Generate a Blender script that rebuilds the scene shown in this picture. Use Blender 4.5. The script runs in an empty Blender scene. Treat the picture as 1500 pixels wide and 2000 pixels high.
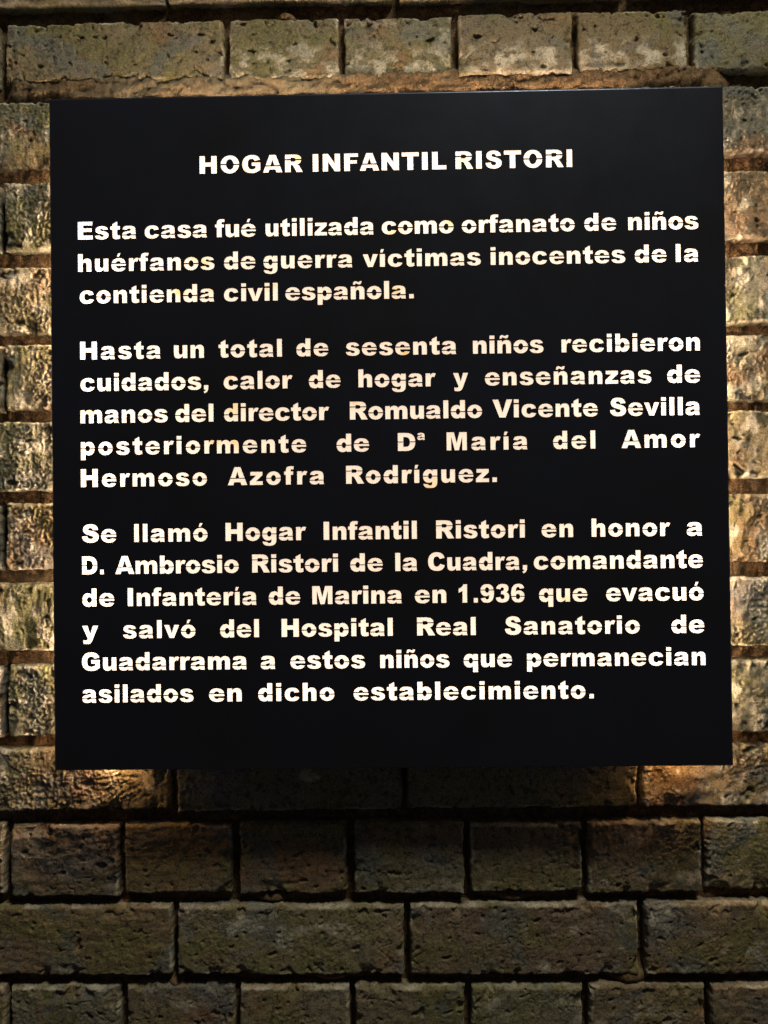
import bpy, math, random, time
import numpy as np
from mathutils import Matrix, Vector
from mathutils.geometry import delaunay_2d_cdt

T0 = time.time()
scene = bpy.context.scene
col = scene.collection

# ------------------------------------------------------------------ camera
# world: the brick faces lie near y = 0, the room side is -y, x right, z up, the plaque centre is z = 0
STAND = 0.060                                    # face of the plaque stands this far off the wall
cam_d = bpy.data.cameras.new('camera')
cam = bpy.data.objects.new('camera', cam_d)
col.objects.link(cam)
Rc = Matrix(((0.99982515, -0.01432594, 0.01201814),
             (0.01441581, 0.99986852, -0.00742464),
             (-0.0119102, 0.00759659, 0.99990021)))
mw = Rc.to_4x4() @ Matrix.Rotation(math.pi / 2, 4, 'X')
mw.translation = Vector((0.00641, -0.79734 - STAND, -0.09216))
cam.matrix_world = mw
cam_d.sensor_fit = 'VERTICAL'
cam_d.sensor_height = 32.0
cam_d.lens = 32.0 * 1500 / 2000
cam_d.clip_start = 0.02
cam_d.clip_end = 100
scene.camera = cam

# ------------------------------------------------------------------ world (night), overhead lamp, exposure
world = bpy.data.worlds.new('World')
scene.world = world
world.use_nodes = True
bg = world.node_tree.nodes['Background']
bg.inputs[0].default_value = (0.95, 0.92, 1.0, 1)
bg.inputs[1].default_value = 0.031

ld = bpy.data.lights.new('wall_lantern_light', 'POINT')
ld.energy = 165
ld.color = (1.0, 0.91, 0.68)
ld.shadow_soft_size = 0.24
lo = bpy.data.objects.new('wall_lantern_light', ld)
lo.location = (0.52, -1.10, 2.00)
col.objects.link(lo)

scene.view_settings.view_transform = 'Standard'
scene.view_settings.look = 'None'
scene.view_settings.gamma = 1
scene.view_settings.exposure = 0
scene.view_settings.use_curve_mapping = False
scene.cycles.filter_width = 1.5
scene.cycles.max_bounces = 8
scene.cycles.sample_clamp_indirect = 4

# ------------------------------------------------------------------ helpers
def link(name, me, mat=None, parent=None):
    o = bpy.data.objects.new(name, me)
    col.objects.link(o)
    if mat is not None and me is not None and not me.materials:
        me.materials.append(mat)
    if parent is not None:
        o.parent = parent
    return o

def thing(name, label, cat, loc=(0, 0, 0), group=None):
    o = bpy.data.objects.new(name, None)
    o.empty_display_size = 0.05
    o.location = loc
    o['label'] = label
    o['category'] = cat
    if group:
        o['group'] = group
    col.objects.link(o)
    return o

def mesh_np(name, V, F, smooth=True):
    me = bpy.data.meshes.new(name)
    V = np.asarray(V, np.float32); F = np.asarray(F, np.int32)
    k = F.shape[1]
    me.vertices.add(len(V)); me.vertices.foreach_set('co', V.ravel())
    me.loops.add(F.size); me.loops.foreach_set('vertex_index', F.ravel())
    me.polygons.add(len(F))
    me.polygons.foreach_set('loop_start', np.arange(0, F.size, k, dtype=np.int32))
    if smooth:
        me.polygons.foreach_set('use_smooth', np.ones(len(F), bool))
    me.update(calc_edges=True)
    return me

def box_mesh(name, x0, x1, y0, y1, z0, z1, b=0.0):
    """box with small chamfers"""
    import bmesh
    bm = bmesh.new()
    bmesh.ops.create_cube(bm, size=1)
    for v in bm.verts:
        v.co = Vector(((x0 + x1) / 2 + v.co.x * (x1 - x0), (y0 + y1) / 2 + v.co.y * (y1 - y0), (z0 + z1) / 2 + v.co.z * (z1 - z0)))
    if b:
        bmesh.ops.bevel(bm, geom=list(bm.edges), offset=b, segments=1, affect='EDGES')
    me = bpy.data.meshes.new(name)
    bm.to_mesh(me); bm.free()
    return me

class Nodes:
    def __init__(self, name):
        self.m = bpy.data.materials.new(name)
        self.m.use_nodes = True
        self.t = self.m.node_tree
        self.t.nodes.clear()
        self.out = self.n('ShaderNodeOutputMaterial')
    def n(self, kind, **kw):
        x = self.t.nodes.new(kind)
        for k, v in kw.items():
            setattr(x, k, v)
        return x
    def l(self, a, b):
        self.t.links.new(a, b)
    def noise(self, vec, scale, detail=4, rough=0.55, dist=0.0):
        x = self.n('ShaderNodeTexNoise')
        x.inputs['Scale'].default_value = scale; x.inputs['Detail'].default_value = detail
        x.inputs['Roughness'].default_value = rough; x.inputs['Distortion'].default_value = dist
        self.l(vec, x.inputs['Vector'])
        return x.outputs['Fac']
    def ramp(self, fac, *stops):
        x = self.n('ShaderNodeValToRGB')
        e = x.color_ramp.elements
        while len(e) < len(stops):
            e.new(0.5)
        for i, (p, c) in enumerate(stops):
            e[i].position = p
            e[i].color = (c, c, c, 1) if isinstance(c, (int, float)) else (*c, 1)
        self.l(fac, x.inputs[0])
        return x.outputs[0]
    def mix(self, fac, a, b):
        x = self.n('ShaderNodeMix', data_type='RGBA')
        for s, v in ((x.inputs[0], fac), (x.inputs[6], a), (x.inputs[7], b)):
            if isinstance(v, (int, float)):
                s.default_value = v
            elif isinstance(v, tuple):
                s.default_value = (*v, 1)
            else:
                self.l(v, s)
        return x.outputs[2]
    def math(self, op, a, b=None, clamp=False):
        x = self.n('ShaderNodeMath', operation=op, use_clamp=clamp)
        for s, v in ((x.inputs[0], a), (x.inputs[1], b)):
            if v is None: continue
            if isinstance(v, (int, float)): s.default_value = v
            else: self.l(v, s)
        return x.outputs[0]

# ------------------------------------------------------------------ numpy noise
_rs = np.random.RandomState(7)
_perm = _rs.permutation(512)
_perm = np.concatenate([_perm, _perm, _perm])
_ga = _rs.rand(512) * 2 * np.pi
_gx, _gy = np.cos(_ga), np.sin(_ga)

def gnoise(x, y, seed=0):
    x = x + seed * 17.31; y = y + seed * 9.77
    xi = np.floor(x).astype(int); yi = np.floor(y).astype(int)
    fx = x - xi; fy = y - yi
    u = fx * fx * fx * (fx * (fx * 6 - 15) + 10); v = fy * fy * fy * (fy * (fy * 6 - 15) + 10)
    def g(i, j, dx, dy):
        h = _perm[(_perm[(xi + i) & 511] + ((yi + j) & 511))] & 511
        return _gx[h] * dx + _gy[h] * dy
    a = g(0, 0, fx, fy); b = g(1, 0, fx - 1, fy); c = g(0, 1, fx, fy - 1); d = g(1, 1, fx - 1, fy - 1)
    return 1.5 * ((a * (1 - u) + b * u) * (1 - v) + (c * (1 - u) + d * u) * v)

def fbm(x, y, oct=4, seed=0, gain=0.5, ridged=False):
    s = 0; a = 1.0; t = 0; f = 1.0
    for o in range(oct):
        n = gnoise(x * f, y * f, seed + o * 3.7)
        if ridged:
            n = 1 - 2 * np.abs(n)
        s = s + a * n; t += a; a *= gain; f *= 2.03
    return s / t

def sstep(a, b, x):
    t = np.clip((x - a) / (b - a), 0, 1)
    return t * t * (3 - 2 * t)

# ------------------------------------------------------------------ materials
def brick_material():
    N = Nodes('weathered_brick')
    geo = N.n('ShaderNodeNewGeometry'); info = N.n('ShaderNodeObjectInfo')
    off = N.n('ShaderNodeVectorMath', operation='SCALE')
    cx = N.n('ShaderNodeCombineXYZ')
    N.l(info.outputs['Random'], cx.inputs[0]); N.l(info.outputs['Random'], cx.inputs[2])
    N.l(cx.outputs[0], off.inputs[0]); off.inputs[3].default_value = 7.0
    add = N.n('ShaderNodeVectorMath', operation='ADD')
    N.l(geo.outputs['Position'], add.inputs[0]); N.l(off.outputs[0], add.inputs[1])
    P = add.outputs[0]
    att = N.n('ShaderNodeAttribute', attribute_name='lime_and_light')
    r = info.outputs['Random']
    base = N.ramp(r, (0.0, (0.165, 0.150, 0.098)), (0.18, (0.215, 0.150, 0.095)), (0.36, (0.150, 0.158, 0.115)), (0.52, (0.225, 0.195, 0.125)), (0.68, (0.185, 0.135, 0.098)), (0.84, (0.195, 0.180, 0.130)), (1.0, (0.150, 0.150, 0.130)))
    m1 = N.ramp(N.noise(P, 10, 4, 0.6, 0.6), (0.47, 0.0), (0.60, 1.0))
    c = N.mix(N.math('MULTIPLY', m1, 0.6), base, (0.140, 0.145, 0.045))               # moss and algae
    m2 = N.ramp(N.noise(P, 14, 3, 0.55, 0.8), (0.52, 0.0), (0.62, 1.0))
    c = N.mix(N.math('MULTIPLY', m2, 0.6), c, (0.125, 0.150, 0.175))                    # blue grey burnt patches
    m3 = N.ramp(N.noise(P, 11, 5, 0.6, 0.3), (0.55, 0.0), (0.66, 1.0))
    c = N.mix(N.math('MULTIPLY', m3, 0.6), c, (0.240, 0.125, 0.070))                    # red clay showing
    v = N.noise(P, 160, 3, 0.7)
    c = N.mix(N.ramp(v, (0.36, 0.8), (0.47, 0.0)), c, (0.045, 0.038, 0.028))             # dark grit
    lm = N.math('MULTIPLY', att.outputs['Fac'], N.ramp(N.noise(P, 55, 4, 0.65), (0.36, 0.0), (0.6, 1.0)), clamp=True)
    c = N.mix(lm, c, (0.58, 0.55, 0.47))                                                # lime smears, plus light painted in above the plaque
    c = N.mix(N.ramp(N.noise(P, 520, 2, 0.6), (0.30, 0.75), (0.50, 0.0)), c, (0.050, 0.042, 0.032))   # sand grains, dark and pale
    c = N.mix(N.ramp(N.noise(P, 610, 2, 0.6), (0.54, 0.0), (0.70, 0.5)), c, (0.360, 0.325, 0.210))
    pr = N.n('ShaderNodeBsdfPrincipled')
    N.l(c, pr.inputs['Base Color'])
    N.l(N.ramp(N.noise(P, 30, 3), (0.3, 0.62), (0.7, 0.92)), pr.inputs['Roughness'])
    pr.inputs['Specular IOR Level'].default_value = 0.15
    h = N.math('ADD', N.noise(P, 560, 4, 0.75), N.math('MULTIPLY', N.noise(P, 260, 3, 0.6), 0.5))
    b = N.n('ShaderNodeBump'); b.inputs['Strength'].default_value = 0.8; b.inputs['Distance'].default_value = 0.0016
    N.l(h, b.inputs['Height']); N.l(b.outputs[0], pr.inputs['Normal'])
    N.l(pr.outputs[0], N.out.inputs[0])
    return N.m

def mortar_material():
    N = Nodes('old_mortar')
    geo = N.n('ShaderNodeNewGeometry'); P = geo.outputs['Position']
    att = N.n('ShaderNodeAttribute', attribute_name='lime_and_light')
    c = N.ramp(N.noise(P, 24, 5, 0.65), (0.3, (0.080, 0.045, 0.020)), (0.5, (0.160, 0.094, 0.045)), (0.7, (0.110, 0.086, 0.052)))
    c = N.mix(N.ramp(N.noise(P, 75, 4, 0.7), (0.40, 0.85), (0.56, 0.0)), c, (0.045, 0.026, 0.014))
    c = N.mix(N.ramp(N.noise(P, 230, 3, 0.7), (0.38, 0.8), (0.5, 0.0)), c, (0.040, 0.026, 0.016))
    c = N.mix(N.ramp(N.noise(P, 600, 2, 0.6), (0.50, 0.0), (0.66, 0.5)), c, (0.280, 0.205, 0.125))
    c = N.mix(N.ramp(N.noise(P, 110, 3, 0.7), (0.56, 0.0), (0.66, 0.5)), c, (0.250, 0.175, 0.100))
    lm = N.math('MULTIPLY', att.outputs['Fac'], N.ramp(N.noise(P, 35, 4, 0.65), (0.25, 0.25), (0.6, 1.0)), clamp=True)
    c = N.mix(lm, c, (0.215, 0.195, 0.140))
    pr = N.n('ShaderNodeBsdfPrincipled')
    N.l(c, pr.inputs['Base Color']); pr.inputs['Roughness'].default_value = 0.95
    pr.inputs['Specular IOR Level'].default_value = 0.2
    b = N.n('ShaderNodeBump'); b.inputs['Strength'].default_value = 0.9; b.inputs['Distance'].default_value = 0.0022
    N.l(N.noise(P, 260, 5, 0.75), b.inputs['Height']); N.l(b.outputs[0], pr.inputs['Normal'])
    N.l(pr.outputs[0], N.out.inputs[0])
    return N.m

def plate_material(name='black_painted_steel', gloss=0.0):
    N = Nodes(name)
    geo = N.n('ShaderNodeNewGeometry'); P = geo.outputs['Position']
    pr = N.n('ShaderNodeBsdfPrincipled')
    c = N.ramp(N.noise(P, 7, 3), (0.3, (0.0125, 0.0130, 0.0160)), (0.7, (0.0140, 0.0155, 0.0260)))
    dust = N.ramp(N.noise(P, 900, 2, 0.5), (0.735, 0.0), (0.76, 0.35))
    c = N.mix(dust, c, (0.09, 0.09, 0.09))
    N.l(c, pr.inputs['Base Color'])
    N.l(N.ramp(N.noise(P, 18, 4, 0.6), (0.3, 0.36 - gloss * .12), (0.7, 0.46 - gloss * .14)), pr.inputs['Roughness'])
    pr.inputs['Specular IOR Level'].default_value = 0.15 + gloss
    pr.inputs['Specular Tint'].default_value = (0.45, 0.60, 1.0, 1)
    b = N.n('ShaderNodeBump'); b.inputs['Strength'].default_value = 0.25; b.inputs['Distance'].default_value = 0.0003
    N.l(N.math('ADD', N.noise(P, 700, 2), N.noise(P, 14, 2)), b.inputs['Height']); N.l(b.outputs[0], pr.inputs['Normal'])
    N.l(pr.outputs[0], N.out.inputs[0])
    return N.m

def sheet_material():
    N = Nodes('opal_diffuser_film')
    att = N.n('ShaderNodeAttribute', attribute_name='stain')
    geo = N.n('ShaderNodeNewGeometry'); P = geo.outputs['Position']
    c = N.mix(N.math('MULTIPLY', att.outputs['Fac'], N.ramp(N.noise(P, 120, 3), (0.35, 0.3), (0.6, 1.0))), (0.86, 0.82, 0.76), (0.85, 0.56, 0.10))
    c = N.mix(N.ramp(N.noise(P, 9, 1, 0.5), (0.35, 0.10), (0.65, 0.0)), c, (0.82, 0.70, 0.54))
    tr = N.n('ShaderNodeBsdfTranslucent'); df = N.n('ShaderNodeBsdfDiffuse')
    N.l(c, tr.inputs[0]); N.l(c, df.inputs[0])
    mx = N.n('ShaderNodeMixShader'); mx.inputs[0].default_value = 0.35
    N.l(tr.outputs[0], mx.inputs[1]); N.l(df.outputs[0], mx.inputs[2]); N.l(mx.outputs[0], N.out.inputs[0])
    return N.m

def simple(name, c, rough=0.5, metal=0.0):
    N = Nodes(name)
    geo = N.n('ShaderNodeNewGeometry')
    pr = N.n('ShaderNodeBsdfPrincipled')
    N.l(N.mix(N.noise(geo.outputs['Position'], 40, 3), tuple(v * 0.85 for v in c), c), pr.inputs['Base Color'])
    pr.inputs['Roughness'].default_value = rough; pr.inputs['Metallic'].default_value = metal
    N.l(pr.outputs[0], N.out.inputs[0])
    return N.m

LED = (1.0, 0.70, 0.44)
def led(name, strength, c=LED):
    N = Nodes(name)
    e = N.n('ShaderNodeEmission'); e.inputs[0].default_value = (*c, 1); e.inputs[1].default_value = strength
    N.l(e.outputs[0], N.out.inputs[0])
    return N.m

M_BRICK = brick_material(); M_MORTAR = mortar_material(); M_PLATE = plate_material(); M_SHEET = sheet_material(); M_RIM = plate_material('burnished_plate_edge', 1.0)
M_WHITE = simple('white_inner_enamel', (0.78, 0.77, 0.74), 0.6)
M_BLACK = simple('black_housing_paint', (0.010, 0.010, 0.011), 0.5)
M_ALU = simple('brushed_aluminium', (0.6, 0.6, 0.6), 0.35, 1.0)

# ------------------------------------------------------------------ the brick wall
wall = thing('brick_wall', 'rough old brick wall of dark taupe bricks with deep brown mortar joints behind the plaque', 'brick wall', (0, 0, -0.965))
WZ = -0.965
wall['kind'] = 'thing'
# courses: (top z, height, kind)   kind h = headers, s = stretchers
COURSES = [(0.832, .0785, 'h'), (0.7415, .0785, 's'), (0.651, .0785, 'h'), (0.5605, .0668, 's'),
           (0.4705, .0662, 'h'), (0.3822, 0.0720, 's'), (0.2880, 0.0750, 'h'), (0.1960, 0.0760, 's'), (0.1065, 0.0720, 'h'),
           (0.0205, 0.0760, 's'), (-0.0722, 0.0735, 'h'), (-0.1628, 0.0750, 's'), (-0.2540, 0.0780, 'h'), (-0.3480, .0670, 's'),
           (-0.4330, .0762, 'h'), (-0.5230, .0762, 's'), (-0.6130, .0762, 'h'), (-0.7030, .0785, 's'), (-0.7930, .0785, 'h'), (-0.8830, .0785, 's')]
HX = [-0.951, -0.821, -0.692, -0.563, -0.4335, -0.3050, -0.1765, -0.0477, 0.0812, 0.2130, 0.3450, 0.474, 0.603, 0.733, 0.862, 0.992]
SX = [-1.025, -0.765, -0.505, -0.2455, 0.0138, 0.2735, 0.533, 0.793, 1.053]
rnd = random.Random(11)

def brick_mesh(idx, w, h, flank, seed, visible, char):
    step = (0.004, 0.0011, 0.0024)[visible]
    nx = max(8, int(w / step)); nz = max(6, int(h / step))
    u = np.linspace(-w / 2, w / 2, nx); v = np.linspace(-h / 2, h / 2, nz)
    X, Z = np.meshgrid(u, v, indexing='ij')
    s = seed * 3.1
    # wavy eroded outline
    wob = lambda a, k: 0.0019 * fbm(a / 0.030, a * 0 + k, 3, s) + 0.0013 * fbm(a / 0.006, a * 0 + k, 2, s + 5)
    xl = -w / 2 + wob(v, 1.3); xr = w / 2 + wob(v, 4.1)
    zb = -h / 2 + wob(u, 7.7); zt = h / 2 + wob(u, 9.2)
    tx = (X + w / 2) / w; tz = (Z + h / 2) / h
    Xd = xl[None, :] * (1 - tx) + xr[None, :] * tx
    Zd = zb[:, None] * (1 - tz) + zt[:, None] * tz
    # distance to the outline, softened
    dx = np.minimum(Xd - xl[None, :], xr[None, :] - Xd); dz = np.minimum(Zd - zb[:, None], zt[:, None] - Zd)
    r = 0.0026 + 0.0030 * fbm(X / 0.035, Z / 0.035, 2, s + 11)
    r = np.clip(r, 0.0010, 0.008)
    kx = np.clip(1 - dx / r, 0, 1); kz = np.clip(1 - dz / r, 0, 1)
    k = np.clip(np.sqrt(kx ** 2 + kz ** 2), 0, 1)
    edge = r * (1 - np.sqrt(np.clip(1 - k ** 2, 0, 1)))
    # face relief
    low = (0.0046 if flank == 'side' else 0.0021) * fbm(X / 0.055, Z / 0.055, 3, s + 21)
    mid = 0.0013 * fbm(X / 0.013, Z / 0.013, 5, s + 31)
    scr = 0.0007 * fbm(X / (0.020 if char < .5 else 0.006), Z / (0.006 if char < .5 else 0.022), 3, s + 41)
    crag = sstep(-0.15, 0.35, fbm(X / 0.05, Z / 0.05, 2, s + 51) + (char - 0.5) * 0.9)
    rough = (0.0030 if flank == 'side' else 0.0014) * crag * fbm(X / 0.0036, Z / 0.0036, 3, s + 61, 0.65)
    pit = sstep(0.42, 0.62, fbm(X / 0.010, Z / 0.010, 2, s + 71))
    pit2 = sstep(0.50, 0.62, fbm(X / 0.022, Z / 0.016, 2, s + 81))
    # a crack or two
    cl = fbm(X / 0.06 + 3, Z / 0.04, 3, s + 91)
    crack = np.exp(-(cl / 0.010) ** 2) * sstep(0.15, 0.4, fbm(X / 0.05, Z / 0.05, 1, s + 97))
    # knocked off corners and arrises
    chip = sstep(0.14, 0.34, fbm(X / 0.026, Z / 0.026, 3, s + 101)) * sstep(0.016, 0.0, np.minimum(dx, dz)) 
    H = low + mid + scr + rough - 0.0022 * pit - 0.0035 * pit2 - 0.0018 * crack - 0.0048 * chip - edge
    lime_and_light = 0.9 * sstep(0.0036, 0.0008, np.minimum(dx, dz)) * sstep(-0.10, 0.3, fbm(X / 0.05, Z / 0.05, 2, s + 111))
    lime_and_light = np.maximum(lime_and_light, 0.6 * sstep(0.24, 0.42, fbm(X / 0.045, Z / 0.035, 4, s + 121)) * (char > 0.5))
    if flank == 'top':        # lime, with strip light painted in, on the lower half of the header course
        lime_and_light = np.maximum(lime_and_light, 0.95 * sstep(0.010, -0.012, Z) * sstep(-0.12, 0.16, fbm(X / 0.022, Z / 0.016, 4, s + 141)))
    elif flank == 'side':
        lime_and_light = np.maximum(lime_and_light, 0.8 * sstep(0.05, 0.30, fbm(X / 0.02, Z / 0.03, 4, s + 151)))
    V = [np.stack([Xd, -H, Zd], -1).reshape(-1, 3)]
    L = [lime_and_light.ravel()]
    idxg = np.arange(nx * nz).reshape(nx, nz)
    F = [np.stack([idxg[:-1, :-1], idxg[1:, :-1], idxg[1:, 1:], idxg[:-1, 1:]], -1).reshape(-1, 4)]
    # skirts going back into the wall
    ring = np.concatenate([idxg[:, 0], idxg[-1, 1:], idxg[-2::-1, -1], idxg[0, -2:0:-1]])
    V0 = V[0][ring]; n = len(ring); base = nx * nz; prev = ring
    cen = V0.copy(); nrm = np.zeros_like(V0)
    a = np.arange(n) * step
    for j, dep in enumerate((0.003, 0.008, 0.015, 0.024, 0.036)):
        Vn = V0.copy()
        infl = 1.0 + 0.0 * a
        bul = 0.0010 * fbm(a / 0.008, a * 0 + dep / 0.006, 3, s + 131) + 0.0006
        # outward direction
        ox = np.where(np.abs(np.abs(V0[:, 0]) - w / 2) < 0.004, np.sign(V0[:, 0]), 0)
        oz = np.where(np.abs(np.abs(V0[:, 2]) - h / 2) < 0.004, np.sign(V0[:, 2]), 0)
        Vn[:, 0] += ox * bul; Vn[:, 2] += oz * bul; Vn[:, 1] = V0[:, 1] + dep
        V.append(Vn); L.append(np.full(n, 0.5 if j == 0 else 0.15))
        cur = base + np.arange(n); base += n
        F.append(np.stack([prev, np.roll(prev, -1), np.roll(cur, -1), cur], -1)[:, ::-1])
        prev = cur
    V = np.concatenate(V); F = np.concatenate(F)
    me = mesh_np('brick', V, F)
    at = me.attributes.new('lime_and_light', 'FLOAT', 'POINT')
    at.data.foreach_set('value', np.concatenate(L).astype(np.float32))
    me.materials.append(M_BRICK)
    return me

bi = 0
JOINTS = []           # all brick rectangles, used for the mortar relief
for ci, (zt, hh, kind) in enumerate(COURSES):
    xs = HX if kind == 'h' else SX
    if zt == 0.4705:
        xs = [x for x in HX if x != -0.3050]        # one full brick at the left of the course above the plaque
    for k in range(len(xs) - 1):
        x0, x1 = xs[k], xs[k + 1]
        gap = 0.0085 + rnd.uniform(-0.002, 0.0025)
        x0 += gap / 2 + rnd.uniform(-.001, .001); x1 -= gap / 2 + rnd.uniform(-.001, .001)
        if x1 < -0.84 or x0 > 0.84:
            continue
        dz = rnd.uniform(-.0012, .0012); dh = rnd.uniform(-.0015, .0015)
        z1 = zt + dz; z0 = zt - hh + dh + dz
        vis = x1 > -0.455 and x0 < 0.445 and z1 > -0.67 and z0 < 0.51
        char = rnd.random()
        cxm = (x0 + x1) / 2
        vis = 2 if vis and x0 > -0.33 and x1 < 0.33 and z0 > -0.30 and z1 < 0.36 else int(vis)
        if abs(cxm) > 0.33 and -0.40 < zt < 0.3:
            char = 0.35 + 0.65 * char             # craggier bricks flank the plaque
        bi += 1
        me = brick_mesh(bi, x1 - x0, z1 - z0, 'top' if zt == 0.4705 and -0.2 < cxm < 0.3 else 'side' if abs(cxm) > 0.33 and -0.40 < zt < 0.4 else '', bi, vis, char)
        o = link('brick', me, None, wall)
        proud = rnd.uniform(-0.004, 0.003)
        if zt == 0.5605: proud = -0.004
        o.location = (cxm, proud, (z0 + z1) / 2 - WZ)
        o.rotation_euler = (rnd.uniform(-.012, .012), rnd.uniform(-.004, .004), rnd.uniform(-.008, .008))

# mortar bed: one relief sheet behind the brick faces, squeezed out here and there
mx0, mx1, mz0, mz1 = -0.88, 0.88, -0.965, 0.835
st = 0.0029
nx = int((mx1 - mx0) / st); nz = int((mz1 - mz0) / st)
X, Z = np.meshgrid(np.linspace(mx0, mx1, nx), np.linspace(mz0, mz1, nz), indexing='ij')
D = 0.015 + 0.004 * fbm(X / 0.05, Z / 0.05, 3, 301) + 0.0036 * fbm(X / 0.011, Z / 0.011, 4, 311) + 0.0020 * fbm(X / 0.005, Z / 0.005, 2, 321, 0.6, True)
# the bulging bed joint right above the plaque
zc = 0.3970 + 0.0016 * fbm(X / 0.05, Z * 0, 2, 331)
bul = np.exp(-((Z - zc) / (0.0165 + 0.003 * fbm(X / 0.02, X * 0, 3, 335))) ** 6) * sstep(-0.435, -0.42, X) * sstep(0.395, 0.37, X)
D = D * (1 - bul) + bul * (0.0005 + 0.45 * np.clip(0.392 - Z, 0, 1) + 0.0095 * fbm(X / 0.025, Z / 0.009, 5, 341, 0.65) + 0.0040 * fbm(X / 0.007, Z / 0.006, 3, 351, 0.55, True))
# filled perpend between the first two headers of that course, and half filled ones elsewhere
fl = np.exp(-((X + 0.3050) / 0.008) ** 4) * sstep(0.395, 0.405, Z) * sstep(0.470, 0.455, Z)
fl = fl * 0
D = D * (1 - fl) + fl * (0.0015 + 0.002 * fbm(X / 0.012, Z / 0.012, 3, 361))
for (px, pz, rx, rz, dep) in ((0.3700, 0.375, 0.012, 0.022, -0.0015), (0.081, 0.404, 0.012, 0.010, 0.002), (-0.136, -0.518, 0.016, 0.006, 0.004),
                              (0.135, -0.517, 0.020, 0.006, 0.004), (-0.07, -0.605, 0.02, 0.006, 0.004), (0.262, -0.605, 0.022, 0.010, -0.001), (-0.246, -0.612, 0.01, 0.008, 0.003),
                              (-0.11, 0.474, 0.012, 0.008, 0.0), (0.215, 0.470, 0.010, 0.007, 0.002)):
    g = np.exp(-(((X - px) / rx) ** 2 + ((Z - pz) / rz) ** 2) ** 1.3)
    D = D * (1 - g) + g * (dep + 0.0025 * fbm(X / 0.012, Z / 0.010, 3, 371))
lime_and_light = np.clip(bul * (0.12 + 0.6 * sstep(-0.37, -0.30, X) * sstep(0.02, -0.10, X)) + 0.6 * fl, 0, 1) + 0.25 * sstep(0.1, 0.4, fbm(X / 0.06, Z / 0.06, 2, 381))  # bulge paler at left: strip light put into the colour, over patchy lime
idxg = np.arange(nx * nz).reshape(nx, nz)
F = np.stack([idxg[:-1, :-1], idxg[1:, :-1], idxg[1:, 1:], idxg[:-1, 1:]], -1).reshape(-1, 4)
me = mesh_np('mortar', np.stack([X, D, Z - WZ], -1).reshape(-1, 3), F)
at = me.attributes.new('lime_and_light', 'FLOAT', 'POINT'); at.data.foreach_set('value', lime_and_light.ravel().astype(np.float32))
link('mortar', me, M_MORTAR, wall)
print('wall', bi, 'bricks', round(time.time() - T0, 1))

# ------------------------------------------------------------------ stencil letters (em = 1000), drawn by hand
KAP = 0.56
def ell(cx, cy, rx, ry):
    return ('M %g %g C %g %g %g %g %g %g C %g %g %g %g %g %g C %g %g %g %g %g %g C %g %g %g %g %g %g Z' % (
        cx + rx, cy, cx + rx, cy + KAP * ry, cx + KAP * rx, cy + ry, cx, cy + ry,
        cx - KAP * rx, cy + ry, cx - rx, cy + KAP * ry, cx - rx, cy,
        cx - rx, cy - KAP * ry, cx - KAP * rx, cy - ry, cx, cy - ry,
        cx + KAP * rx, cy - ry, cx + rx, cy - KAP * ry, cx + rx, cy))
def rc(x0, y0, x1, y1):
    return 'M %g %g L %g %g L %g %g L %g %g Z' % (x0, y0, x1, y0, x1, y1, x0, y1)

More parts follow.
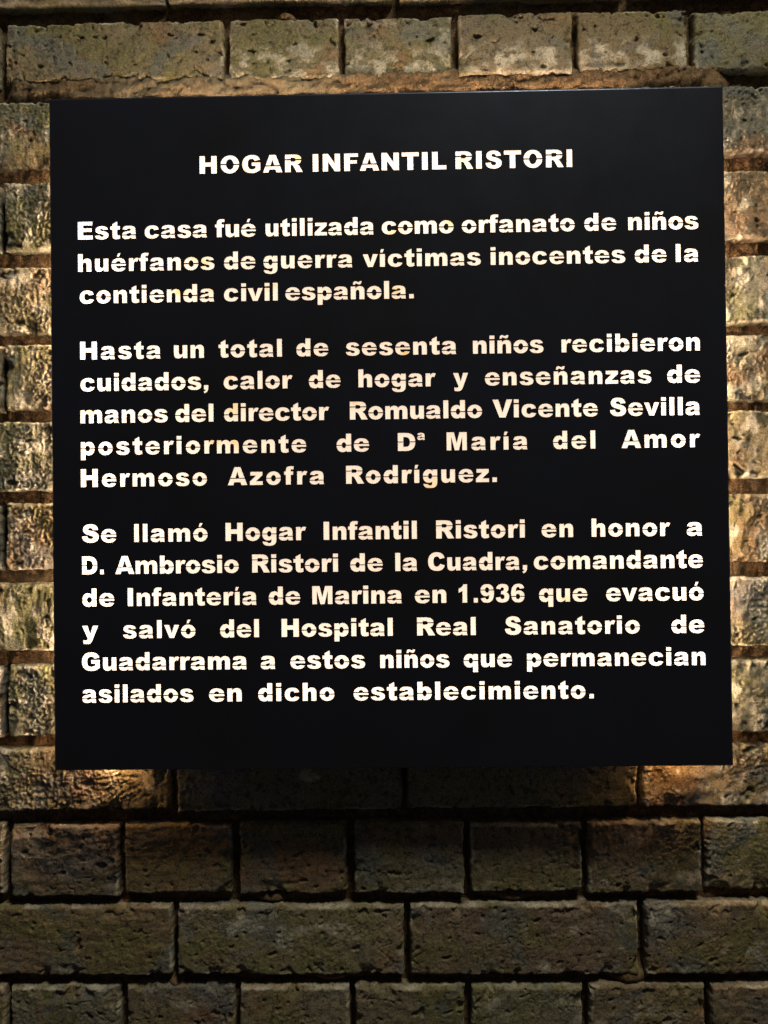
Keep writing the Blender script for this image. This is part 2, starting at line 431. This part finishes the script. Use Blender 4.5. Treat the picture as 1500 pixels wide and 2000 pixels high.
# glyph: advance, [solid outlines], [counters], [heights of the stencil bridges]
P_BOWL = 'M 62 %s'
G = {
 ' ': (333, [], [], []),
 'A': (778, ['M 0 0 L 266 716 L 512 716 L 778 0 L 546 0 L 508 118 L 257 118 L 222 0 Z'], ['M 306 273 L 461 273 L 384 530 Z'], [273]),
 'C': (778, ['M 539 265 L 737 206 C 700 60 600 -12 409 -12 C 160 -12 43 130 43 357 C 43 600 180 728 401 728 C 575 728 680 655 729 505 L 530 461 C 510 520 465 562 399 562 C 305 562 265 485 265 358 C 265 210 315 156 399 156 C 470 156 515 195 539 265 Z'], [], []),
 'D': (833, ['M 73 0 L 73 716 L 402 716 C 650 716 789 600 789 358 C 789 110 650 0 402 0 Z'], ['M 295 162 L 295 554 L 365 554 C 500 554 568 490 568 358 C 568 210 510 162 365 162 Z'], [358]),
 'E': (722, ['M 73 0 L 73 716 L 667 716 L 667 563 L 295 563 L 295 449 L 640 449 L 640 303 L 295 303 L 295 162 L 678 162 L 678 0 Z'], [], []),
 'F': (667, ['M 73 0 L 73 716 L 624 716 L 624 562 L 295 562 L 295 440 L 576 440 L 576 295 L 295 295 L 295 0 Z'], [], []),
 'G': (833, ['M 423 277 L 423 426 L 768 426 L 768 118 C 670 40 580 -12 421 -12 C 180 -12 44 120 44 357 C 44 590 190 728 423 728 C 610 728 712 665 754 516 L 541 478 C 520 530 480 562 420 562 C 320 562 266 490 266 360 C 266 215 325 152 430 152 C 480 152 525 167 577 197 L 577 277 Z'], [], []),
 'H': (833, ['M 73 0 L 73 716 L 294 716 L 294 458 L 541 458 L 541 716 L 763 716 L 763 0 L 541 0 L 541 282 L 294 282 L 294 0 Z'], [], []),
 'I': (389, ['M 83 0 L 83 716 L 306 716 L 306 0 Z'], [], []),
 'L': (667, ['M 73 0 L 73 716 L 295 716 L 295 176 L 636 176 L 636 0 Z'], [], []),
 'M': (944, ['M 73 0 L 73 716 L 363 716 L 473 282 L 583 716 L 872 716 L 872 0 L 691 0 L 691 546 L 554 0 L 390 0 L 254 546 L 254 0 Z'], [], []),
 'N': (833, ['M 73 0 L 73 716 L 280 716 L 551 318 L 551 716 L 761 716 L 761 0 L 552 0 L 282 395 L 282 0 Z'], [], []),
 'O': (833, [ell(417, 358, 373, 370)], [ell(417, 358, 152, 206)], [358]),
 'R': (778, ['M 73 0 L 73 716 L 442 716 C 630 716 722 640 722 509 C 722 400 660 330 560 310 C 610 290 632 262 660 213 L 784 0 L 534 0 L 426 205 C 400 255 370 291 315 291 L 295 291 L 295 0 Z'], ['M 295 432 L 295 574 L 388 574 C 465 574 496 552 496 504 C 496 452 462 432 388 432 Z'], [503]),
 'S': (722, ['M 37 237 L 247 250 C 253 180 295 138 365 138 C 425 138 463 165 463 205 C 463 245 430 263 330 286 C 160 325 74 395 74 512 C 74 640 180 728 356 728 C 540 728 645 655 659 503 L 451 491 C 443 552 410 580 352 580 C 305 580 278 558 278 527 C 278 500 300 485 370 470 C 600 421 683 352 683 221 C 683 80 560 -12 371 -12 C 150 -12 45 85 37 237 Z'], [], []),
 'T': (722, ['M 21 716 L 701 716 L 701 539 L 472 539 L 472 0 L 250 0 L 250 539 L 21 539 Z'], [], []),
 'V': (778, ['M -3 716 L 234 716 L 397 201 L 557 716 L 785 716 L 516 0 L 272 0 Z'], [], []),
 'a': (667, ['M 243 361 L 56 380 C 75 485 130 530 313 530 C 520 530 587 465 587 330 L 587 110 C 587 60 592 35 612 0 L 425 0 C 415 20 412 32 408 58 C 355 10 300 -11 231 -11 C 105 -11 36 50 36 145 C 36 245 95 290 240 313 C 330 328 360 336 395 350 C 395 390 370 408 325 408 C 275 408 253 395 243 361 Z'], ['M 395 248 C 350 230 310 222 278 214 C 242 204 229 188 229 162 C 229 130 250 111 288 111 C 350 111 395 150 395 215 Z'], [158]),
 'b': (667, ['M 62 0 L 62 716 L 259 716 L 259 475 C 290 510 335 530 390 530 C 530 530 626 425 626 262 C 626 90 530 -12 385 -12 C 325 -12 280 10 246 55 L 246 0 Z'], [ell(342, 261, 85, 118)], [261]),
 'c': (667, ['M 432 181 L 622 160 C 590 45 500 -12 343 -12 C 150 -12 43 95 43 255 C 43 425 155 530 340 530 C 500 530 592 475 616 350 L 429 325 C 419 370 390 392 345 392 C 275 392 240 345 240 262 C 240 170 278 126 340 126 C 390 126 420 150 432 181 Z'], [], []),
 'e': (667, ['M 624 216 L 229 216 C 235 155 275 108 337 108 C 375 108 400 120 425 149 L 618 131 C 570 35 490 -12 343 -12 C 150 -12 38 90 38 257 C 38 420 150 530 330 530 C 530 530 624 430 624 245 Z'], ['M 422 316 L 231 316 C 237 375 270 410 326 410 C 385 410 415 380 422 316 Z'], [314]),
 'f': (389, ['M 80 0 L 80 388 L 12 388 L 12 519 L 80 519 C 80 670 120 728 268 728 C 320 728 360 724 402 717 L 383 597 C 355 602 335 604 320 604 C 285 604 276 590 276 560 L 276 519 L 372 519 L 372 388 L 276 388 L 276 0 Z'], [], []),
 'g': (667, ['M 422 519 L 606 519 L 606 22 C 606 -140 510 -210 325 -210 C 150 -210 60 -160 56 -40 L 246 -62 C 255 -94 280 -106 322 -106 C 384 -106 408 -78 408 -20 L 408 55 C 370 18 330 0 275 0 C 135 0 43 95 43 258 C 43 425 130 530 270 530 C 335 530 385 508 422 455 Z'], [ell(325, 264, 84, 114)], [262]),
 'h': (667, ['M 62 0 L 62 716 L 259 716 L 259 455 C 310 510 360 530 425 530 C 540 530 604 465 604 335 L 604 0 L 406 0 L 406 290 C 406 350 385 375 338 375 C 285 375 259 345 259 272 L 259 0 Z'], [], []),
 'n': (667, ['M 62 0 L 62 519 L 246 519 L 246 436 C 300 500 350 530 425 530 C 540 530 604 465 604 335 L 604 0 L 406 0 L 406 290 C 406 350 385 375 338 375 C 285 375 259 345 259 272 L 259 0 Z'], [], []),
 'm': (1000, ['M 62 0 L 62 519 L 246 519 L 246 443 C 295 505 345 530 415 530 C 490 530 540 505 569 440 C 625 505 670 530 745 530 C 870 530 938 460 938 328 L 938 0 L 741 0 L 741 298 C 741 350 720 375 680 375 C 625 375 599 340 599 278 L 599 0 L 402 0 L 402 288 C 402 345 385 375 340 375 C 288 375 259 345 259 278 L 259 0 Z'], [], []),
 'l': (333, ['M 68 0 L 68 716 L 265 716 L 265 0 Z'], [], []),
 'i': (333, ['M 68 0 L 68 519 L 265 519 L 265 0 Z', 'M 68 575 L 68 716 L 265 716 L 265 575 Z'], [], []),
 'o': (667, [ell(333, 259, 293, 271)], [ell(333, 260, 96, 128)], [260]),
 'p': (667, ['M 62 -198 L 62 519 L 246 519 L 246 455 C 280 510 330 530 392 530 C 530 530 626 415 626 258 C 626 95 530 -12 388 -12 C 335 -12 290 8 259 42 L 259 -198 Z'], [ell(342, 261, 85, 118)], [258]),
 'r': (444, ['M 62 0 L 62 519 L 246 519 L 246 434 C 285 505 320 530 375 530 C 405 530 435 522 466 505 L 405 365 C 380 375 362 380 348 380 C 290 380 259 335 259 205 L 259 0 Z'], [], []),
 's': (611, ['M 28 143 L 224 161 C 237 118 265 101 312 101 C 360 101 388 120 388 148 C 388 175 365 188 280 204 C 120 235 52 285 52 371 C 52 470 140 530 302 530 C 460 530 535 480 561 384 L 374 365 C 360 398 335 414 298 414 C 258 414 236 398 236 374 C 236 348 262 340 345 327 C 510 300 583 250 583 158 C 583 50 480 -12 320 -12 C 140 -12 50 40 28 143 Z'], [], []),
 't': (444, ['M 309 716 L 309 519 L 417 519 L 417 375 L 309 375 L 309 193 C 309 158 318 145 345 145 C 362 145 385 150 410 158 L 425 22 C 370 0 330 -12 275 -12 C 160 -12 112 40 112 160 L 112 375 L 24 375 L 24 519 L 112 519 L 112 613 Z'], [], []),
 'u': (667, ['M 605 519 L 605 0 L 421 0 L 421 83 C 367 19 317 -11 242 -11 C 127 -11 63 54 63 184 L 63 519 L 261 519 L 261 229 C 261 169 282 144 329 144 C 382 144 408 174 408 247 L 408 519 Z'], [], []),
 'v': (611, ['M 0 519 L 207 519 L 307 186 L 405 519 L 609 519 L 399 0 L 210 0 Z'], [], []),
 'y': (611, ['M 0 519 L 210 519 L 312 187 L 408 519 L 608 519 L 400 -37 C 350 -170 300 -210 190 -210 C 140 -210 95 -205 55 -198 L 41 -50 C 80 -62 120 -66 150 -66 C 190 -66 205 -50 217 -10 Z'], [], []),
 'z': (556, ['M 45 519 L 529 519 L 529 388 L 264 144 L 538 144 L 538 0 L 22 0 L 22 138 L 277 375 L 45 375 Z'], [], []),
 '.': (333, ['M 74 0 L 74 180 L 254 180 L 254 0 Z'], [], []),
 ',': (333, ['M 78 0 L 78 180 L 256 180 L 256 62 C 256 -45 205 -110 100 -148 L 64 -74 C 115 -55 145 -32 152 0 Z'], [], []),
 '1': (667, ['M 453 727 L 453 0 L 253 0 L 253 476 C 205 437 160 418 85 393 L 85 554 C 190 590 255 640 292 727 Z'], [], []),
 '3': (667, ['M 242 512 L 52 546 C 80 660 170 727 333 727 C 515 727 597 655 597 545 C 597 480 565 430 497 392 C 580 370 628 310 628 220 C 628 80 515 -12 325 -12 C 150 -12 65 55 37 185 L 235 211 C 245 150 280 125 328 125 C 385 125 420 165 420 222 C 420 280 385 316 330 316 C 310 316 290 312 265 304 L 275 446 C 345 440 395 460 395 518 C 395 565 370 590 327 590 C 280 590 252 565 242 512 Z'], [], []),
 '6': (667, ['M 613 550 L 418 526 C 408 577 388 597 345 597 C 280 597 250 545 245 415 C 285 450 330 466 385 466 C 530 466 628 370 628 232 C 628 85 520 -12 343 -12 C 140 -12 38 100 38 345 C 38 605 150 727 353 727 C 505 727 585 670 613 550 Z'], [ell(339, 223, 90, 108)], [228]),
 '9': (667, ['M 54 165 L 249 189 C 259 138 279 118 322 118 C 387 118 417 170 422 300 C 382 265 337 249 282 249 C 137 249 39 345 39 483 C 39 630 147 727 324 727 C 527 727 629 615 629 370 C 629 110 517 -12 314 -12 C 162 -12 82 45 54 165 Z'], [ell(328, 492, 90, 108)], [492]),
}
def mirrored(k, new):
    a, so, co, br = G[k]
    def f(s):
        out = []; q = s.split(); isx = True
        for t in q:
            if t in 'MLCZ': out.append(t); isx = True
            else:
                out.append('%g' % (667 - float(t)) if isx else t); isx = not isx
        return ' '.join(out)
    G[new] = (a, [f(s) for s in so], [f(s) for s in co], br)
mirrored('b', 'd'); mirrored('p', 'q')
def accent(k, new, extra, drop=0):
    a, so, co, br = G[k]
    G[new] = (a, so[:len(so) - drop] + extra, co, br)
accent('e', 'é', ['M 262 578 L 312 722 L 430 722 L 352 578 Z'])
accent('o', 'ó', ['M 262 578 L 312 722 L 430 722 L 352 578 Z'])
accent('i', 'í', ['M 82 572 L 112 712 L 238 712 L 172 572 Z'], 1)
accent('n', 'ñ', ['M 150 583 C 152 680 182 728 245 728 C 300 728 335 688 378 688 C 398 688 408 700 413 726 L 500 726 C 494 640 458 590 402 590 C 350 590 312 632 268 632 C 248 632 238 620 233 583 Z'])

def flat(path, seg=5):
    q = path.split(); pts = []; i = 0
    while i < len(q):
        t = q[i]
        if t in 'ML': pts.append((float(q[i + 1]), float(q[i + 2]))); i += 3
        elif t == 'C':
            p0 = pts[-1]; p1, p2, p3 = [(float(q[i + 1 + 2 * j]), float(q[i + 2 + 2 * j])) for j in range(3)]
            n = 3 if math.dist(p0, p3) < 60 else seg
            for s in range(1, n + 1):
                t_ = s / n; m = 1 - t_
                pts.append(tuple(m ** 3 * p0[a] + 3 * m * m * t_ * p1[a] + 3 * m * t_ * t_ * p2[a] + t_ ** 3 * p3[a] for a in (0, 1)))
            i += 7
        else: i += 1
    if math.dist(pts[0], pts[-1]) < 1: pts.pop()
    return pts

BR = 17
def pieces(ch):
    """solid lit regions of a letter: outline - counters - bridges, as (solids, cuts)"""
    a, so, co, br = G[ch]
    S = [flat(s) for s in so]; Cc = [flat(s) for s in co]
    for y in br:
        Cc.append([(-20, y - BR), (a + 20, y - BR), (a + 20, y + BR), (-20, y + BR)])
    return S, Cc

def ccw(p):
    A = sum(p[i][0] * p[(i + 1) % len(p)][1] - p[(i + 1) % len(p)][0] * p[i][1] for i in range(len(p)))
    return p if A > 0 else p[::-1]

def boolean(S, Cc):
    """2D difference by constrained triangulation; returns simple outline loops of the result"""
    S = [ccw(p) for p in S]; Cc = [ccw(p) for p in Cc]
    co = []; fa = []
    for poly in S + Cc:
        b = len(co); co += [Vector(p) for p in poly]; fa.append(list(range(b, b + len(poly))))
    v, e, f, ov, oe, of = delaunay_2d_cdt(co, [], fa, 0, 1e-4, True)
    ns = len(S)
    keep = [t for t, o in zip(f, of) if any(k < ns for k in o) and not any(k >= ns for k in o)]
    he = set()
    for t in keep:
        t = list(t)
        A = sum(v[t[i]].x * v[t[(i + 1) % len(t)]].y - v[t[(i + 1) % len(t)]].x * v[t[i]].y for i in range(len(t)))
        if A < 0: t.reverse()
        for i in range(len(t)): he.add((t[i], t[(i + 1) % len(t)]))
    nxt = {}
    for a, b in he:
        if (b, a) not in he: nxt.setdefault(a, []).append(b)
    loops = []
    while nxt:
        a = next(iter(nxt)); loop = [a]; cur = a
        while True:
            b = nxt[cur].pop()
            if not nxt[cur]: del nxt[cur]
            if b == a: break
            loop.append(b); cur = b
        loops.append([(v[i].x, v[i].y) for i in loop])
    return loops

CACHE = {}
def glyph_loops(ch):
    if ch not in CACHE:
        CACHE[ch] = boolean(*pieces(ch)) if ch != ' ' else []
    return CACHE[ch]
def ink(ch):
    xs = [p[0] for l in glyph_loops(ch) for p in l]
    return min(xs), max(xs)

# baseline height (mm), words with their left and right ink limits (mm) on the plate
LINES = [
    (269.86, [('HOGAR', -193.7, -85.4), ('INFANTIL', -75.1, 64.2), ('RISTORI', 73.8, 194.9)]),
    (203.06, [('Esta', -322.5, -260.9), ('casa', -252.1, -186.6), ('fué', -178.1, -135.5), ('utilizada', -125.2, -12.3), ('como', -3.8, 70.9), ('orfanato', 79.4, 196.6), ('de', 206.4, 239.5), ('niños', 251.7, 324.3)]),
    (169.21, [('huérfanos', -322.6, -179.1), ('de', -169.1, -136.2), ('guerra', -127.8, -34.9), ('víctimas', -24.1, 98.8), ('inocentes', 109.0, 248.4), ('de', 258.0, 290.9), ('la', 300.3, 323.8)]),
    (135.78, [('contienda', -321.2, -179.7), ('civil', -169.5, -113.1), ('española.', -105.3, 28.6)]),
    (77.12, [('Hasta', -321.3, -236.5), ('un', -222.6, -191.0), ('total', -175.8, -109.4), ('de', -94.4, -61.1), ('sesenta', -42.9, 72.1), ('niños', 89.4, 162.6), ('recibieron', 181.1, 324.0)]),
    (43.91, [('cuidados,', -321.2, -186.8), ('calor', -170.8, -98.6), ('de', -81.7, -48.7), ('hogar', -30.0, 50.5), ('y', 68.4, 84.0), ('enseñanzas', 101.4, 273.6), ('de', 289.6, 323.7)]),
    (10.41, [('manos', -321.5, -229.6), ('del', -221.8, -181.7), ('director', -170.8, -60.8), ('Romualdo', -39.3, 98.0), ('Vicente', 108.8, 217.7), ('Sevilla', 230.1, 323.0)]),
    (-22.92, [('posteriormente', -321.4, -85.2), ('de', -53.5, -19.8), ('D', 10.3, 28.3), ('ª', 30.4, 38.4), ('María', 60.9, 144.6), ('del', 171.1, 214.8), ('Amor', 241.7, 322.7)]),
    (-56.28, [('Hermoso', -321.7, -189.2), ('Azofra', -167.5, -66.9), ('Rodríguez.', -44.0, 112.5)]),
    (-114.29, [('Se', -320.9, -284.8), ('llamó', -266.2, -189.1), ('Hogar', -170.5, -86.2), ('Infantil', -68.1, 28.8), ('Ristori', 48.9, 140.7), ('en', 157.9, 190.6), ('honor', 209.5, 290.7), ('a', 307.3, 323.6)]),
    (-147.53, [('D.', -321.2, -298.2), ('Ambrosio', -286.4, -156.9), ('Ristori', -143.0, -53.5), ('de', -40.7, -7.0), ('la', 6.1, 28.8), ('Cuadra,', 40.1, 142.5), ('comandante', 149.4, 323.8)]),
    (-181.07, [('de', -321.3, -287.5), ('Infantería', -273.6, -138.6), ('de', -126.0, -93.2), ('Marina', -80.6, 12.4), ('en', 26.0, 58.5), ('1.936', 71.4, 139.5), ('que', 154.4, 204.3), ('evacuó', 223.5, 324.0)]),
    (-214.7, [('y', -321.8, -304.7), ('salvó', -278.9, -202.8), ('del', -177.2, -136.5), ('Hospital', -113.0, 2.6), ('Real', 27.9, 88.6), ('Sanatorio', 118.7, 257.9), ('de', 290.2, 324.2)]),
    (-247.95, [('Guadarrama', -322.3, -149.6), ('a', -135.2, -119.8), ('estos', -104.3, -26.5), ('niños', -10.7, 61.0), ('que', 75.7, 125.7), ('permanecian', 141.1, 324.9)]),
    (-281.31, [('asilados', -322.2, -205.5), ('en', -189.4, -155.3), ('dicho', -138.1, -58.8), ('establecimiento.', -38.8, 209.6)]),
]
EM = 0.0262
polys = []
for bl, words in LINES:
    for w, xa, xb in words:
        xa /= 1000; xb /= 1000; z0 = bl / 1000
        if w == 'ª':
            a0, a1 = ink('a'); sx = (xb - xa) / (a1 - a0)
            for l in glyph_loops('a'):
                polys.append([(xa + (x - a0) * sx, z0 + 0.430 * EM + y * EM * 0.53 / 1000) for x, y in l])
            continue
        adv = [G[c][0] for c in w]
        i0 = ink(w[0])[0]; i1 = ink(w[-1])[1]
        s = EM / 1000
        nat = (sum(adv[:-1]) - i0 + i1) * s
        if len(w) == 1:
            sx = s * (xb - xa) / nat; tr = 0
        else:
            tr = (xb - xa - nat) / (len(w) - 1)
            lim = -0.0012
            sx = s
            if tr < lim * 0.6 or (len(w) < 3 and abs(tr) > 0.0008):     # squeeze the letters slightly rather than overlap them
                sx = s * (xb - xa) / nat; tr = 0
                if sx > s * 1.05: 
                    sx = s * 1.05; tr = (xb - xa - nat * 1.05) / (len(w) - 1)
        x = xa - i0 * sx
        for c, ad in zip(w, adv):
            for l in glyph_loops(c):
                polys.append([(x + px * sx, z0 + py * s) for px, py in l])
            x += ad * sx + tr
print('letters', len(polys), 'loops', sum(map(len, polys)), 'pts', round(time.time() - T0, 1))

# ------------------------------------------------------------------ the plaque
PF = -STAND
plaque = thing('illuminated_plaque', 'square black metal plaque with backlit cut-out Spanish lettering fixed on the brick wall', 'plaque', (0, 0, 0))
HS = 0.3518; BV = 0.0022; TH = 0.0013; RD = 0.0032
q = HS - BV
co = [Vector(p) for p in ((-q, -q), (q, -q), (q, q), (-q, q))]; fa = [[0, 1, 2, 3]]
for poly in polys:
    b = len(co); co += [Vector(p) for p in poly]; fa.append(list(range(b, b + len(poly))))
v, e, f, ov, oe, of = delaunay_2d_cdt([c * 100 for c in co], [], fa, 0, 1e-5, True)
v = [p / 100 for p in v]
keep = []
for t, o in zip(f, of):
    if 0 in o and len(o) == 1:
        t = list(t)
        A = sum(v[t[i]].x * v[t[(i + 1) % 3]].y - v[t[(i + 1) % 3]].x * v[t[i]].y for i in range(3))
        if A < 0: t.reverse()
        keep.append(t)
n = len(v)
V = [(p.x, PF, p.y) for p in v] + [(p.x, PF + TH, p.y) for p in v]
Fl = [tuple(t) for t in keep] + [tuple(n + i for i in reversed(t)) for t in keep]
he = set()
for t in keep:
    for i in range(3): he.add((t[i], t[(i + 1) % 3]))
def outer(i): return max(abs(v[i].x), abs(v[i].y)) > q - 1e-5
for a, b in he:
    if (b, a) not in he and not (outer(a) and outer(b)):
        Fl.append((b, a, n + a, n + b))
# rolled outer rim
m = len(V)
rings = [(PF + BV * (1 - math.cos(t)), q + BV * math.sin(t)) for t in [math.pi / 2 * k / 5 for k in range(6)]] + [(PF + RD, HS), (PF + RD, q)]
for yy, hs in rings:
    V += [(-hs, yy, -hs), (hs, yy, -hs), (hs, yy, hs), (-hs, yy, hs)]
for r in range(len(rings) - 1):
    for i in range(4):
        j = (i + 1) % 4
        Fl.append((m + 4 * r + j, m + 4 * r + i, m + 4 * (r + 1) + i, m + 4 * (r + 1) + j))
me = bpy.data.meshes.new('face_plate')
me.from_pydata(V, [], Fl); me.update()
me.materials.append(M_PLATE); me.materials.append(M_RIM)
for p in me.polygons[len(Fl) - 4 * (len(rings) - 1):]:
    p.material_index = 1
link('face_plate', me, M_PLATE, plaque)
print('plate tris', len(Fl), round(time.time() - T0, 1))

# opal film right behind the plate
a = np.linspace(-0.338, 0.338, 200)
X, Z = np.meshgrid(a, a, indexing='ij')
S = np.zeros_like(X)
for sx, sz, r in ((9, 201, 7), (66, 216, 5), (314, 208, 6), (-217, 149, 7), (-182, 151, 6), (-62, 128, 5), (-312, 22, 6), (-35, 30, 5), (-2, 31, 5),
                  (19, 78, 5), (46, -60, 7), (80, 277, 5), (-116, -234, 5), (183, -180, 5), (-203, 186, 6), (-160, 23, 6), (-181, -10, 5), (-160, -12, 5),
                  (320, 165, 5), (-148, 268, 7), (-92, 285, 4), (-190, 178, 5), (-165, 58, 4), (10, 144, 4), (236, 62, 4), (-120, 150, 4), (8, -90, 4)):
    S = np.maximum(S, np.exp(-((X - sx / 1000) ** 2 + (Z - sz / 1000) ** 2) / (r / 1000) ** 2))
nn = len(a); idxg = np.arange(nn * nn).reshape(nn, nn)
F = np.stack([idxg[:-1, :-1], idxg[1:, :-1], idxg[1:, 1:], idxg[:-1, 1:]], -1).reshape(-1, 4)
me = mesh_np('diffuser_film', np.stack([X, X * 0 + PF + TH + 0.0004, Z], -1).reshape(-1, 3), F, False)
at = me.attributes.new('stain', 'FLOAT', 'POINT'); at.data.foreach_set('value', S.ravel().astype(np.float32))
link('diffuser_film', me, M_SHEET, plaque)

# housing behind: back panel and four side walls, open strips of light outside its left, right and top walls
HB = 0.278; YB = -0.010; YF = PF + 0.010
hz0, hz1 = -0.325, 0.322
hous = link('housing', box_mesh('housing', -HB, HB, YB, YB + 0.002, hz0, hz1), M_WHITE, plaque)
for nm, a in (('side_panel', (-HB, -HB + .0015, YF, YB - .0005, hz0, hz1)), ('side_panel', (HB - .0015, HB, YF, YB - .0005, hz0, hz1)),
              ('top_panel', (-HB + .002, HB - .002, YF, YB - .0005, hz1 - .0015, hz1))):
    link(nm, box_mesh(nm, *a), M_WHITE, hous)
link('bottom_panel', box_mesh('bottom_panel', -HB - .002, HB + .002, YF - .0045, YB + .004, hz0 - .0035, hz0 - .0015), M_BLACK, hous)

E_SIDE, E_TOP = 300.0, 70.0
M_L1 = led('warm_led_side', E_SIDE); M_L2 = led('warm_led_top', E_TOP)
YS = -0.0155
for s in (-1, 1):
    xs = s * 0.312
    o = link('light_strip', box_mesh('light_strip', xs - .002, xs + .002, YS - .002, YS + .002, -0.336, 0.315), M_L1, plaque)
    link('strip_channel', box_mesh('strip_channel', *(sorted((xs - s * .0105, xs - s * .0075)) + [YS - .005, YS + .005, -0.338, 0.317])), M_ALU, o)
o = link('light_strip', box_mesh('light_strip', -0.27, 0.27, -.026, -.022, 0.332, 0.336), M_L2, plaque)
link('strip_channel', box_mesh('strip_channel', -0.272, 0.272, -.029, -.019, 0.3250, 0.3280), M_ALU, o)
# back light: flat led panels on the back of the housing, brighter along the sides and the bottom
LW = (1.0, 0.80, 0.645)
M_P1 = led('warm_led_panel_centre', 1.8, LW); M_P2 = led('warm_led_panel_side', 4.4, LW); M_P3 = led('warm_led_panel_bottom', 4.4, LW); M_P4 = led('warm_led_panel_top', 4.2, LW)
def panel(x0, x1, z0, z1, mat):
    link('led_panel', box_mesh('led_panel', x0, x1, YB - .0030, YB - .0004, z0, z1), mat, plaque)
panel(-0.215, 0.215, -0.225, 0.205, M_P1)
panel(-0.272, -0.222, -0.315, 0.312, M_P2)
panel(0.222, 0.272, -0.315, 0.312, M_P2)
M_P5 = led('warm_led_panel_edge', 6.8, LW)
for s in (-1, 1):
    x0, x1 = sorted((s * .283, s * .337))
    o = link('added_side_tray', box_mesh('added_side_tray', x0, x1, -.0300, -.0288, -.330, .325), M_WHITE, plaque)  # unseen tray, added to shield the film from the outer strip
    link('led_panel', box_mesh('led_panel', x0 + .002, x1 - .002, -.0322, -.0302, -.322, .300), M_P5, o)
panel(-0.215, 0.215, -0.315, -0.232, M_P3)
panel(-0.215, 0.215, 0.212, 0.312, M_P4)
M_END = led('added_amber_led', 180.0)  # small lamps added behind the lower corners to make the warm spots
M_END.node_tree.nodes['Emission'].inputs[0].default_value = (1.0, 0.50, 0.17, 1)
for s in (-1, 1):
    xs = s * 0.3035
    o = link('added_end_lamp', box_mesh('added_end_lamp', xs - .004, xs + .004, -.0165, -.0105, -.3500, -.3440), M_END, plaque)
    link('added_lamp_holder', box_mesh('added_lamp_holder', xs - .005, xs + .005, -.0180, -.0090, -.3430, -.3360), M_ALU, o)
    link('added_light_stop', box_mesh('added_light_stop', *sorted((s * .2930, s * .2945)), -.0500, -.0060, -.3520, -.3350), M_BLACK, o)  # unseen plate, added to cut a sharp inner edge on the warm spot
# wall fixings
for sx in (-0.2, 0.2):
    for sz in (-0.24, 0.2):
        link('wall_bracket', box_mesh('wall_bracket', sx - .02, sx + .02, YB + .0022, 0.012, sz - .03, sz + .03, .001), M_ALU, plaque)
print('done', round(time.time() - T0, 1))
